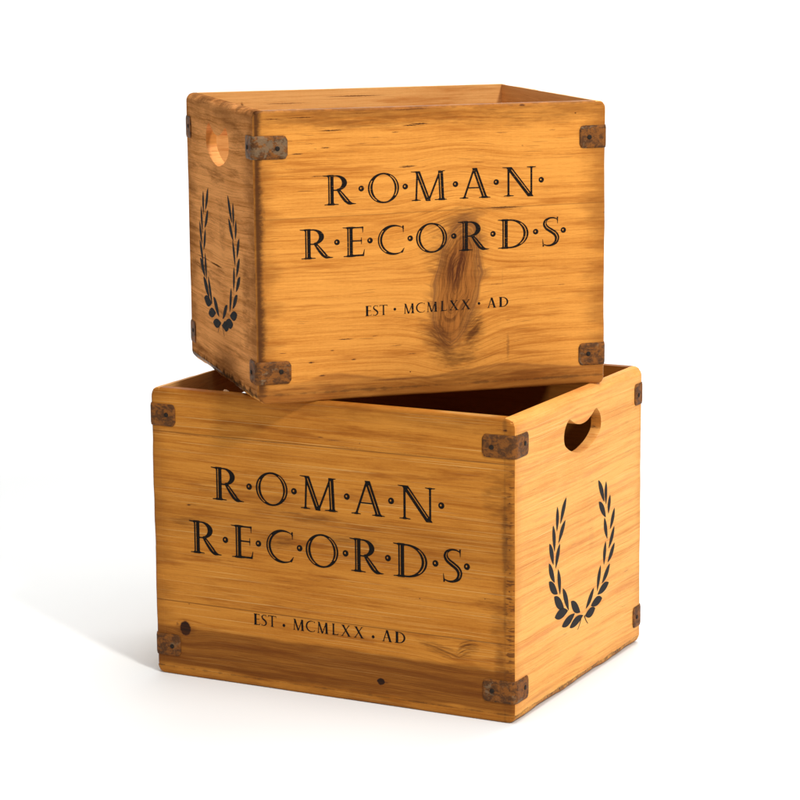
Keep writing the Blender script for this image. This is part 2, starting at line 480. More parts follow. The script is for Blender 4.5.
def path(pts, ws, off=0.0):
    fs = []
    P = np.array(pts, float)
    T = np.gradient(P, axis=0); T /= np.linalg.norm(T, axis=1)[:, None]
    P = P + np.stack([-T[:, 1], T[:, 0]], 1) * off
    def f(X, Y):
        d = np.full(X.shape, 1e9)
        for i in range(len(P) - 1):
            a, b = P[i], P[i + 1]; e = b - a
            u = np.clip(((X - a[0]) * e[0] + (Y - a[1]) * e[1]) / (e @ e), 0, 1)
            r = (ws[i] * (1 - u) + ws[i + 1] * u) / 2
            d = np.minimum(d, np.hypot(X - a[0] - e[0] * u, Y - a[1] - e[1] * u) - r)
        return d
    return f
def fine_path(pts, ws, sub=6):
    pts = [tuple(p) for p in pts]; n = len(pts); op, ow = [], []
    for i in range(n - 1):
        p0, p1, p2, p3 = pts[max(i - 1, 0)], pts[i], pts[i + 1], pts[min(i + 2, n - 1)]
        for k in range(sub):
            u = k / sub
            op.append(tuple(0.5 * ((2 * p1[c]) + (-p0[c] + p2[c]) * u + (2 * p0[c] - 5 * p1[c] + 4 * p2[c] - p3[c]) * u * u
                                   + (-p0[c] + 3 * p1[c] - 3 * p2[c] + p3[c]) * u ** 3) for c in range(2)))
            ow.append(ws[i] * (1 - u) + ws[i + 1] * u)
    op.append(pts[-1]); ow.append(ws[-1])
    return op, ow
def serif(x0, x1, y, thick=0.034):
    c = (x0 + x1) / 2; s_ = 1 if y < 0.5 else -1
    P = [(x0, y), (x1, y), (x1 - 0.02, y + s_ * thick * 0.75), (c, y + s_ * thick * 1.25), (x0 + 0.02, y + s_ * thick * 0.75)]
    return lambda X, Y: poly_d(P, X, Y)
half = lambda x0: (lambda X, Y: x0 - X)            # keeps x > x0
KS = 0.055                                         # bracket softness
IN = 0.024                                         # inline width

def glyph(ch, inline=True):
    b = 1.04 if inline else 1.35                    # the small line is a little bolder
    il = []
    if ch == 'R':
        f = U_(para(0.255, 0, 0.255, 1, 0.175 * b), serif(0.02, 0.52, 0), serif(-0.02, 0.33, 1), k=KS)
        bowl = I_(D_(ell(0.42, 0.735, 0.375, 0.265), ell(0.39, 0.735, 0.235, 0.222)), half(0.30))
        leg = fine_path([(0.50, 0.50), (0.62, 0.33), (0.76, 0.15), (0.86, 0.055), (0.97, 0.022), (1.09, 0.018)], [0.10, 0.15, 0.17, 0.13, 0.05, 0.014])
        f = U_(f, bowl, path(*leg), k=0.012)
        il = [para(0.222, 0.05, 0.222, 0.96, IN), path(*fine_path([(0.56, 0.43), (0.66, 0.30), (0.785, 0.14), (0.83, 0.09)], [IN * .8, IN, IN, IN * .4]))]
    elif ch == 'O':
        f = D_(ell(0.53, 0.5, 0.53, 0.515), ell(0.535, 0.5, 0.375, 0.462, 0.10))
        ring = D_(ell(0.53, 0.5, 0.475, 0.497), ell(0.53, 0.5, 0.446, 0.468))
        il = [I_(ring, lambda X, Y: np.abs(Y - 0.5 - (X - .53) * .25) - 0.36)]
    elif ch == 'M':
        f = U_(para(0.165, 0, 0.205, 0.98, 0.058 * b), serif(0.00, 0.33, 0), k=0.04)
        f = U_(f, para(0.575, -0.02, 0.215, 1.0, 0.165), para(0.585, -0.02, 0.985, 1.0, 0.065 * b), serif(-0.02, 0.27, 1, 0.028), serif(0.94, 1.16, 1, 0.028), k=0.012)
        f = U_(f, U_(para(1.035, 0, 0.995, 1.0, 0.16 * b), serif(0.78, 1.22, 0), k=KS))
        f = I_(f, lambda X, Y: -Y - 0.03)
        il = [para(0.545, 0.10, 0.235, 0.93, IN), para(1.015, 0.05, 0.975, 0.92, IN)]
    elif ch == 'A':
        f = U_(para(0.15, 0, 0.50, 1.0, 0.068 * b), serif(-0.02, 0.31, 0), k=0.04)
        f = U_(f, U_(para(0.885, 0, 0.52, 1.03, 0.17 * b), serif(0.66, 1.09, 0), k=KS))
        f = U_(f, para(0.27, 0.34, 0.76, 0.34, 0.0) if False else bar((0.26, 0.355), (0.78, 0.355), 0.042))
        f = I_(f, lambda X, Y: Y - 1.03)
        il = [para(0.865, 0.05, 0.565, 0.90, IN)]
    elif ch == 'N':
        f = U_(para(0.19, 0, 0.19, 0.97, 0.066 * b), serif(0.02, 0.38, 0), k=0.04)
        f = U_(f, para(0.94, -0.03, 0.20, 1.0, 0.20), serif(-0.02, 0.30, 1, 0.03), k=0.012)
        f = U_(f, U_(para(0.96, -0.03, 0.96, 1.0, 0.060 * b), serif(0.80, 1.12, 1), k=0.03))
        il = [para(0.885, 0.09, 0.29, 0.91, IN * 1.3)]
    elif ch == 'E':
        f = U_(para(0.235, 0, 0.235, 1, 0.175 * b), serif(0.0, 0.40, 0), serif(-0.02, 0.40, 1), k=KS)
        f = U_(f, bar((0.2, 0.978), (0.68, 0.978), 0.046), bar((0.25, 0.528), (0.63, 0.528), 0.042), bar((0.2, 0.028), (0.68, 0.035), 0.060),
               bar((0.665, 1.0), (0.665, 0.80), 0.045, 0.015), bar((0.62, 0.64), (0.62, 0.41), 0.022), bar((0.675, 0.01), (0.72, 0.24), 0.06, 0.015), k=0.03)
        il = [para(0.205, 0.05, 0.205, 0.95, IN)]
    elif ch == 'C':
        c = D_(ell(0.52, 0.5, 0.52, 0.515), ell(0.60, 0.5, 0.455, 0.455))
        cutw = lambda X, Y: poly_d([(0.50, 0.5), (0.865, 0.86), (1.4, 1.2), (1.4, -0.2), (0.865, 0.10)], X, Y)
        f = D_(c, cutw, lambda X, Y: 0.875 - X)
        f = U_(f, bar((0.845, 0.975), (0.855, 0.74), 0.055, 0.012), bar((0.79, 0.055), (0.885, 0.215), 0.075, 0.015), k=0.02)
        ring = D_(ell(0.53, 0.5, 0.485, 0.50), ell(0.53, 0.5, 0.456, 0.471))
        il = [I_(ring, lambda X, Y: np.maximum(X - 0.32, np.abs(Y - 0.46) - 0.37))]
    elif ch == 'D':
        f = U_(para(0.235, 0, 0.235, 1, 0.175 * b), serif(-0.02, 0.33, 0), serif(-0.02, 0.33, 1), k=KS)
        bowl = I_(D_(ell(0.40, 0.5, 0.64, 0.502), ell(0.38, 0.5, 0.485, 0.45)), half(0.28))
        f = U_(f, bowl, k=0.01)
        ring = D_(ell(0.40, 0.5, 0.575, 0.49), ell(0.40, 0.5, 0.545, 0.46))
        il = [para(0.205, 0.05, 0.205, 0.95, IN), I_(ring, lambda X, Y: np.maximum(0.62 - X, np.abs(Y - 0.5) - 0.36))]
    elif ch == 'S':
        P = [(0.49, 0.93), (0.39, 0.975), (0.25, 0.975), (0.12, 0.90), (0.085, 0.77), (0.15, 0.645), (0.29, 0.54), (0.43, 0.43), (0.495, 0.29), (0.45, 0.13), (0.31, 0.035), (0.16, 0.025), (0.04, 0.07)]
        Wd = [0.03, 0.045, 0.055, 0.09, 0.13, 0.15, 0.16, 0.16, 0.15, 0.12, 0.07, 0.05, 0.03]
        f = U_(path(*fine_path(P, Wd)), bar((0.505, 1.01), (0.512, 0.77), 0.05, 0.012), bar((0.035, -0.01), (0.012, 0.255), 0.05, 0.012), k=0.02)
        pp, ww = fine_path(P[3:10], [IN * .5, IN, IN, IN, IN, IN, IN * .4]); il = [path(pp, ww, 0.012)]
    elif ch == 'T':
        f = U_(para(0.42, 0, 0.42, 1, 0.15), serif(0.22, 0.62, 0), k=KS)
        f = U_(f, bar((0.02, 0.975), (0.82, 0.975), 0.06), bar((0.03, 1.0), (0.0, 0.80), 0.06, 0.015), bar((0.81, 1.0), (0.84, 0.80), 0.06, 0.015), k=0.03)
    elif ch == 'L':
        f = U_(para(0.20, 0, 0.20, 1, 0.15), serif(0.0, 0.40, 0), serif(0.0, 0.40, 1), k=KS)
        f = U_(f, bar((0.2, 0.03), (0.62, 0.035), 0.06), bar((0.62, 0.01), (0.67, 0.24), 0.06, 0.015), k=0.03)
    elif ch == 'X':
        f = U_(para(0.83, 0, 0.20, 1, 0.20), serif(0.62, 1.05, 0), serif(0.0, 0.42, 1), k=0.04)
        f = U_(f, U_(para(0.12, 0, 0.80, 1, 0.085), serif(-0.03, 0.30, 0), serif(0.65, 0.98, 1), k=0.03))
    elif ch == '.':
        if inline: return D_(ell(0, 0, 0.098, 0.098), ell(-0.016, 0.008, 0.026, 0.034)), (-0.12, 0.12, -0.12, 0.12)
        return ell(0, 0, 0.14, 0.14), (-0.2, 0.2, -0.2, 0.2)
    if inline and il: f = D_(f, *il)
    return f, (-0.06, 1.32, -0.08, 1.1)

def trace(f, box, step):
    """polygons of the inside of f on a grid (marching squares with clipped cells)"""
    x0, x1, y0, y1 = box
    xs = np.arange(x0, x1 + step, step); ys = np.arange(y0, y1 + step, step)
    X, Y = np.meshgrid(xs, ys, indexing='ij'); F = f(X, Y)
    out = []
    inside = F < 0
    any_ = inside[:-1, :-1] | inside[1:, :-1] | inside[:-1, 1:] | inside[1:, 1:]
    for i, j in zip(*np.nonzero(any_)):
        c = [(xs[i], ys[j], F[i, j]), (xs[i + 1], ys[j], F[i + 1, j]), (xs[i + 1], ys[j + 1], F[i + 1, j + 1]), (xs[i], ys[j + 1], F[i, j + 1])]
        p = []
        for k in range(4):
            a, b2 = c[k], c[(k + 1) % 4]
            if a[2] < 0: p.append((a[0], a[1]))
            if (a[2] < 0) != (b2[2] < 0):
                u = a[2] / (a[2] - b2[2]); p.append((a[0] + (b2[0] - a[0]) * u, a[1] + (b2[1] - a[1]) * u))
        if len(p) >= 3: out.append(p)
    return out
_gc = {}
def glyph_polys(ch, inline):
    if (ch, inline) not in _gc:
        f, bx = glyph(ch, inline)
        _gc[(ch, inline)] = trace(f, bx, 0.0125 if inline else 0.03)
    return _gc[(ch, inline)]

def print_mesh(name, polys, y, mat, parent):
    """polys already in board coordinates (x, z) on the plane at depth y"""
    bm = bmesh.new()
    for p in polys:
        try: bm.faces.new([bm.verts.new((a, y, b)) for a, b in p])
        except ValueError: pass
    bmesh.ops.remove_doubles(bm, verts=bm.verts, dist=2e-6)
    bmesh.ops.recalc_face_normals(bm, faces=bm.faces)
    me = bpy.data.meshes.new(name); bm.to_mesh(me); bm.free()
    return link(name, me, mat, parent)

# layout measured on the upper crate's front board, in mm: glyph, left, right, baseline
WID = dict(R=1.09, O=1.06, M=1.22, A=1.09, N=1.12, E=0.73, C=0.89, D=1.04, S=0.54, T=0.84, L=0.67, X=1.04)
TITLE = [('R', 71.6, 105.3, 197.9), ('.', 110.9, 0, 213.2), ('O', 117.8, 150.4, 198.0), ('.', 156.9, 0, 213.4), ('M', 163.2, 201.2, 198.6), ('.', 210.0, 0, 213.8),
         ('A', 214.6, 247.6, 198.9), ('.', 253.6, 0, 214.2), ('N', 260.6, 296.6, 199.2), ('.', 302.2, 0, 214.8),
         ('R', 47.0, 80.8, 144.9), ('.', 85.0, 0, 160.4), ('E', 91.3, 113.9, 145.2), ('.', 119.4, 0, 160.6), ('C', 127.6, 155.6, 145.4), ('.', 161.7, 0, 160.9),
         ('O', 167.8, 200.8, 145.6), ('.', 208.0, 0, 161.2), ('R', 212.4, 245.8, 145.8), ('.', 250.0, 0, 161.5), ('D', 255.6, 288.4, 146.0), ('.', 296.2, 0, 161.8),
         ('S', 303.4, 321.0, 146.3), ('.', 326.4, 0, 162.2)]
DATE = [('E', 113.3, 120.3, 84.2), ('S', 121.6, 127.0, 84.3), ('T', 128.6, 137.0, 84.4), ('.', 144.8, 0, 89.6), ('M', 153.9, 165.6, 84.5), ('C', 167.2, 176.6, 84.7),
        ('M', 178.4, 190.1, 84.9), ('L', 193.1, 200.0, 85.1), ('X', 202.5, 213.2, 85.3), ('X', 215.4, 226.1, 85.4), ('.', 234.7, 0, 90.8), ('A', 243.4, 253.6, 85.7), ('D', 255.8, 266.4, 86.0)]

def lettering(rows, cap, inline, fx, fz, kcap):
    polys = []
    for ch, a, b, z in rows:
        P = glyph_polys(ch, inline)
        sy = cap * kcap
        if ch == '.':
            for p in P: polys.append([((fx(a) + u * cap * kcap) / 1000, (fz(z) + v * cap * kcap) / 1000) for u, v in p])
        else:
            sx = (fx(b) - fx(a)) / WID[ch]; xo = fx(a)
            for p in P: polys.append([((xo + u * sx) / 1000, (fz(z) + v * sy) / 1000) for u, v in p])
    return polys

# leaves of the laurel wreath: stem end / tip in mm on the side board (viewed from outside), width
LEAVES = [(123.8, 204.8, 109.7, 181.0, 9), (101.8, 199.5, 100.8, 175.0, 6), (121.6, 181.6, 105.0, 161.7, 8), (91.3, 182.5, 95.0, 155.2, 8), (108.0, 159.8, 98.1, 137.2, 9),
          (82.6, 165.4, 92.1, 142.3, 11), (81.5, 145.2, 95.2, 122.9, 12), (104.0, 134.0, 109.0, 107.1, 8), (81.6, 126.2, 102.4, 109.2, 16), (116.2, 110.9, 130.9, 84.9, 11),
          (94.7, 107.4, 118.7, 89.7, 20), (96.6, 85.7, 128.5, 84.7, 20), (114.6, 71.8, 146.3, 77.0, 16), (134.7, 65.4, 168.0, 69.8, 14), (137.5, 92.1, 160.5, 75.5, 18),
          (207.8, 205.8, 223.6, 180.3, 10), (228.4, 200.6, 228.8, 176.6, 6), (209.4, 182.5, 227.7, 162.7, 12), (239.6, 183.9, 235.4, 164.9, 7), (251.7, 167.2, 240.3, 147.0, 9),
          (224.5, 162.1, 232.6, 138.3, 8), (251.4, 147.2, 236.7, 127.1, 8), (228.1, 135.5, 224.0, 111.8, 8), (252.4, 128.8, 234.3, 112.0, 9), (214.9, 112.6, 206.3, 87.4, 9),
          (239.6, 108.7, 219.1, 92.7, 10), (236.7, 88.8, 207.7, 83.2, 14), (196.7, 92.3, 176.1, 75.5, 9), (218.7, 76.1, 190.0, 75.1, 16), (200.2, 69.5, 174.3, 68.2, 17),
          (171.8, 68.8, 181.3, 58.0, 2.5), (163.7, 68.3, 154.5, 57.8, 2)]
def wreath(fy, fz, wk):
    polys = []
    for k, (a, b, c, d, w) in enumerate(LEAVES):
        p, q = Vector((fy(a), fz(b))), Vector((fy(c), fz(d)))
        t = q - p; L = t.length; t /= L; n = Vector((-t.y, t.x))
        leaf = w > 4
        ww = (5.9 + w * 0.26) * wk if leaf else 2.4
        if leaf: p, q = p - t * L * 0.03, q + t * L * 0.03; L *= 1.06
        up_, dn = [], []
        for i in range(15):
            u = i / 14
            prof = (math.sin(math.pi * u ** 0.9)) ** 0.85 * (1 if leaf else 0) + (0 if leaf else 0.8 - 0.4 * u)
            bend = math.sin(math.pi * u) * (0.7 if k % 2 else -0.7)
            c0 = p + t * L * u + n * bend
            up_.append(c0 + n * ww * prof / 2); dn.append(c0 - n * ww * prof / 2)
        polys.append([(v.x / 1000, v.y / 1000) for v in up_ + dn[::-1][1:-1]] if leaf else [(v.x / 1000, v.y / 1000) for v in up_ + dn[::-1]])
    return polys
def wreath_mesh(name, polys, x, mat, parent):
    bm = bmesh.new()
    for p in polys: bm.faces.new([bm.verts.new((x, a, b)) for a, b in p])
    bmesh.ops.recalc_face_normals(bm, faces=bm.faces)
    me = bpy.data.meshes.new(name); bm.to_mesh(me); bm.free()
    return link(name, me, mat, parent)

# ------------------------------------------------------------------ corner brackets
def bracket(parent, mat, nail_mat, size, corner, zc, front_len, side_len, height=0.0232, seed=0):
    """thin rusty strap bent round one vertical corner, with a nail in each leg"""
    w, d, h = size; rnd = random.Random(seed)
    r = 0.0045; th = 0.0011; gap = 0.0002
    cx, cy = (-1 if corner[0] == 'l' else 1), (-1 if corner[1] == 'f' else 1)
    # path in a local corner frame: a runs along the front, b along the side, both measured from the corner
    pts = []
    n1 = 14
    for i in range(n1 + 1): pts.append((front_len - (front_len - r) * i / n1, 0.0, (0, -1), (front_len - (front_len - (front_len - r) * i / n1))))
    for i in range(1, 8):
        an = math.pi / 2 * i / 8
        pts.append((r - r * math.sin(an), r - r * math.cos(an), (-math.sin(an), -math.cos(an)), 0.02))
    for i in range(n1 + 1):
        b_ = r + (side_len - r) * i / n1
        pts.append((0.0, b_, (-1, 0), side_len - b_))
    bm = bmesh.new(); K = 8; rows = []
    for (a, b_, nrm, endd) in pts:
        rc = 0.0045
        # rounded, slightly bowed ends
        k_h = height / 2
        if endd < rc: k_h -= rc - math.sqrt(max(0, rc * rc - (rc - endd) ** 2)) * 1.0
        k_h = max(k_h, height * 0.30)
        for lay in (0, 1):
            row = []
            for k in range(K + 1):
                v = -k_h + 2 * k_h * k / K
                edge = min(1.0, (1 - abs(v) / k_h) * 5)
                off = gap + (th * (0.55 + 0.45 * edge) if lay else 0.0)
                if endd < 0.0015 and lay: off = gap + th * 0.5
                pa, pb = a + nrm[0] * off, b_ + nrm[1] * off
                x = cx * (w / 2 - pa) + w / 2; y = cy * (d / 2 - pb) + d / 2
                z = zc + v + (rnd.uniform(-1, 1) * 0.00012 if abs(v) > k_h * 0.9 else 0)
                row.append(bm.verts.new((x, y, z)))
            rows.append(row)
    m = len(pts)
    for i in range(m - 1):
        A0, A1, B0, B1 = rows[2 * i], rows[2 * i + 1], rows[2 * i + 2], rows[2 * i + 3]
        for k in range(K):
            bm.faces.new((A1[k], B1[k], B1[k + 1], A1[k + 1])); bm.faces.new((A0[k], A0[k + 1], B0[k + 1], B0[k]))
        bm.faces.new((A0[0], B0[0], B1[0], A1[0])); bm.faces.new((A0[K], A1[K], B1[K], B0[K]))
    for j in (0, m - 1):
        for k in range(K): bm.faces.new((rows[2 * j][k], rows[2 * j + 1][k], rows[2 * j + 1][k + 1], rows[2 * j][k + 1]))
    bmesh.ops.recalc_face_normals(bm, faces=bm.faces)
    me = bpy.data.meshes.new('corner_bracket'); bm.to_mesh(me); bm.free()
    for p in me.polygons: p.use_smooth = True
    o = link('corner_bracket', me, mat, parent)
    # nails
    for (la, lb, nrm) in ((front_len - 0.0105, 0.0, (0, -1)), (0.0, side_len - 0.0095, (-1, 0))):
        nb = bmesh.new(); zz = zc + rnd.uniform(-0.0015, 0.0015)
        def P(du, dz, out):
            a_ = la + (du if nrm[0] == 0 else 0) + nrm[0] * out; b2 = lb + (du if nrm[1] == 0 else 0) + nrm[1] * out
            return (cx * (w / 2 - a_) + w / 2, cy * (d / 2 - b2) + d / 2, zz + dz)
        rings = [(0.0025, 0.0012), (0.0024, 0.0018), (0.0014, 0.0023)]
        rr = [[nb.verts.new(P(R_ * math.cos(q), R_ * math.sin(q), out)) for q in [i * math.pi / 6 for i in range(12)]] for R_, out in rings]
        for i in range(2):
            for k in range(12): nb.faces.new((rr[i][k], rr[i][(k + 1) % 12], rr[i + 1][(k + 1) % 12], rr[i + 1][k]))
        nb.faces.new(rr[2]); nb.faces.new(rr[0][::-1])
        bmesh.ops.recalc_face_normals(nb, faces=nb.faces)
        nm = bpy.data.meshes.new('nail'); nb.to_mesh(nm); nb.free()
        link('nail', nm, nail_mat, o)
    return o

# ------------------------------------------------------------------ a crate
def crate(name, label, loc, rot, size, mats, inkm, tx, date_fx, heart_args, wreath_map, zs, lens, seed):
    w, d, h = size
    root = bpy.data.objects.new(name, None); COL.objects.link(root); root.empty_display_size = 0.05
    root.location = loc; root.rotation_euler = (0, 0, rot)
    root['label'] = label; root['category'] = 'wooden crate'; root['group'] = 'stacked wooden record crates'
    T = 0.0112; B = 0.0082
    g = 0.00004
    xs_f = [v for v in ticks(T + g, w - T - g)]
    ins = dict(fine=0.001, band=0.010)
    front = board('front_board', ticks(T + g, w - T - g), ticks(0, T), ticks(B + g, h), size, mats['front'], root, seed=seed)
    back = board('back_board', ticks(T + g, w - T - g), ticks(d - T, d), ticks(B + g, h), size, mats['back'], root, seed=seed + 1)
    left = board('side_board', ticks(0, T), ticks(0, d), ticks(B + g, h), size, mats['left'], root, cut=heart(*heart_args), seed=seed + 2)
    rightb = board('side_board', ticks(w - T, w), ticks(0, d), ticks(B + g, h), size, mats['right'], root, cut=heart(*heart_args), seed=seed + 3)
    for sb in (left, rightb):                              # the boards' front ends show the same face as the front
        sb.data.materials.append(mats['front'])
        for p in sb.data.polygons:
            if p.normal.y < -0.62 and p.center.y < 0.005: p.material_index = 1
    base = board('base_board', ticks(0, w), ticks(0, d), ticks(0, B, fine=0.001), size, mats['base'], root, seed=seed + 4)
    base.data.materials.append(mats['front'])
    for p in base.data.polygons:
        if p.normal.y < -0.45 and p.center.y < 0.005: p.material_index = 1
    fx, fz, kcap = tx
    for rows in (TITLE[:10], TITLE[10:]): print_mesh('title_lettering', lettering(rows, 29.6, True, fx, fz, kcap), -0.00018, inkm, front)
    print_mesh('date_lettering', lettering(DATE, 10.1, False, date_fx[0], date_fx[1], kcap), -0.00018, inkm, front)
    wl = wreath(*wreath_map['left']); wr = wreath(*wreath_map['right'])
    wreath_mesh('laurel_wreath', wl, -0.00018, mats['wreath_ink'], left)
    wreath_mesh('laurel_wreath', wr, w + 0.00018, mats['wreath_ink'], rightb)
    i = 0
    for c in ('lf', 'rf', 'lb', 'rb'):
        for zc in zs:
            fl, sl = lens[c]
            bracket(root, mats['rust'][i % len(mats['rust'])], mats['nail'], size, c, zc, fl, sl, seed=seed * 10 + i)
            i += 1
    return root

NAIL = rust('nail_metal', 3.0, 0.0)
NAIL.node_tree.nodes['Principled BSDF'].inputs['Base Color'].default_value = (0.02, 0.014, 0.01, 1)
for l_ in list(NAIL.node_tree.links):
    if l_.to_socket.name == 'Base Color': NAIL.node_tree.links.remove(l_)
RU = [rust('rusted_strap', 1.0 + 4.3 * i, gr) for i, gr in enumerate((0.42, 0.05, -0.1, -0.2, 0.15, -0.3))]

UF_SPOTS = [
    (19.9, 284.9, 12.5, 0.57, 0.8), (49.6, 285.7, 18.4, 0.57, 0.9), (80.5, 272.1, 14.5, 0.69, 0.9), (113.3, 288.2, 17.4, 0.46, 0.7), (154.2, 290.3, 18.8, 0.57, 0.8), 
    (162.3, 274.6, 10, 0.69, 0.9), (147, 268.2, 4.7, 0.69, 0.6), (74.5, 255.1, 5.8, 0.8, 0.8), (64.1, 254.4, 2.3, 0.57, 0.5), (58.4, 259.5, 6.9, 0.57, 0.4), 
    (45.6, 249.9, 7.5, 0.8, 0.8), (37.3, 235.3, 10.3, 0.46, 0.5), (66, 227.1, 9.2, 0.46, 0.8), (157.2, 232.9, 9.4, 0.57, 0.7), (111.7, 258.1, 7, 0.57, 0.4), 
    (125.8, 263.9, 9.3, 0.46, 0.4), (37.8, 262.8, 4.5, 0.57, 0.4), (3.9, 228.5, 1.3, 1.15, 0.9), (22.5, 304.8, 0.9, 4.36, 0.7), (170.2, 290.8, 14.3, 0.88, 0.8), 
    (173.1, 275.8, 12.8, 1.03, 0.8), (281.6, 291.3, 4.1, 1.76, 0.8), (258.4, 264.2, 9.2, 0.73, 0.5), (314.2, 265.3, 4.7, 0.88, 0.4), (281.6, 250.3, 1.6, 1.17, 0.4), 
    (224.6, 257.5, 9.2, 0.59, 0.4), (339.1, 281.5, 1.4, 0.88, 0.9), (372.2, 280.5, 1.2, 1.03, 1), (372.5, 224.5, 1.1, 1.03, 1), (371.9, 178.6, 1.1, 1.03, 1), 
    (160.6, 233.7, 10.5, 0.88, 0.7), (233.7, 235.4, 7.7, 0.59, 0.5), (364.2, 289.5, 6.3, 0.59, 0.5), (317.2, 287.9, 6.2, 0.59, 0.4), (92.7, 61.7, 10, 0.69, 0.8), 
    (57.1, 40, 3.9, 0.92, 0.8), (100.7, 40.5, 3.1, 0.8, 0.8), (27, 51, 4.7, 0.46, 0.6), (67.5, 25.9, 4.2, 1.03, 0.8), (162.6, 43.1, 6, 0.46, 0.6), 
    (123.5, 63.4, 4.7, 0.57, 0.5), (78.4, 51, 2.6, 0.8, 0.6), (160.6, 24.2, 1, 0.8, 0.8), (146, 52.2, 7.1, 0.57, 0.5), (47.3, 80.2, 9.3, 0.46, 0.4), 
    (62.4, 3.6, 56.4, 0.8, 0.45), (138.4, 6.9, 40.6, 0.92, 0.4), (145.6, 17.6, 39.5, 1.15, 0.5), (234.6, 129.3, 1.9, 1.84, 0.8), (266.1, 45, 2, 17.21, 0.4), 
    (260.1, 115.3, 1, 14.92, 0.2), (252.8, 109.8, 9.8, 0.57, 0.5), (266.1, 71.9, 3.7, 0.57, 0.5), (177.7, 76.7, 9.6, 1.15, 0.4), (262.2, 188.2, 24.2, 1.15, 0.7), 
    (323.5, 105.9, 6.2, 0.69, 0.5), ]
LF_SPOTS = [
    (44.8, 186.4, 3.4, 1.15, 0.7), (203.1, 272, 4.3, 0.89, 0.6), (219, 270.2, 8.6, 0.64, 0.6), (75.8, 261, 60.6, 0.51, 0.45), (144.5, 261.7, 22.2, 0.51, 0.4), 
    (226.1, 264.9, 11.5, 0.64, 0.35), (0, 238.5, 1.2, 1.02, 0.9), (-0.5, 191.4, 1.2, 0.77, 0.9), (275.9, 24.1, 4.7, 1.15, 0.6), (315.1, 116.9, 1.2, 0.69, 0.7), 
    (387.5, 124.9, 0.9, 0.69, 0.8), (414.4, 135.4, 1.1, 1.03, 0.9), (338.7, 69.2, 18.9, 0.92, 0.4), (336.2, 78.3, 17.7, 0.92, 0.4), (331.1, 63.6, 15.2, 0.69, 0.35), 
    (398.5, 130.8, 14.7, 1.38, 0.35), (409.7, 296.3, 3.1, 1.15, 0.9), (403.7, 296.7, 4.8, 0.46, 0.5), (414.5, 224.3, 1.1, 1.03, 0.9), (414.5, 177.3, 1.1, 1.03, 0.9), 
    (249.3, 269.9, 1, 0.69, 0.6), (241.5, 264.1, 25.7, 0.57, 0.4), (272.2, 264.5, 25.5, 0.46, 0.3), (302.5, 263.8, 25.2, 0.57, 0.4), (359.6, 255.3, 17.2, 0.69, 0.4), 
    (315.2, 292.2, 50, 0.69, 0.2), (27.1, 55.9, 1.6, 2.55, 0.5), (42.5, 79.3, 1.2, 0.64, 0.7), ] + [(37, 52, 6.4, 7.6, 0.98, 0.85), (270, 24.5, 4.4, 3.6, 0.98, 0.8)]
UL_SPOTS = [
    (301.2, 120.4, 33, 1.08, 0.5), (232.3, 120.6, 41.9, 1.08, 0.6), (171.5, 120.2, 35.1, 1.3, 0.8), ]

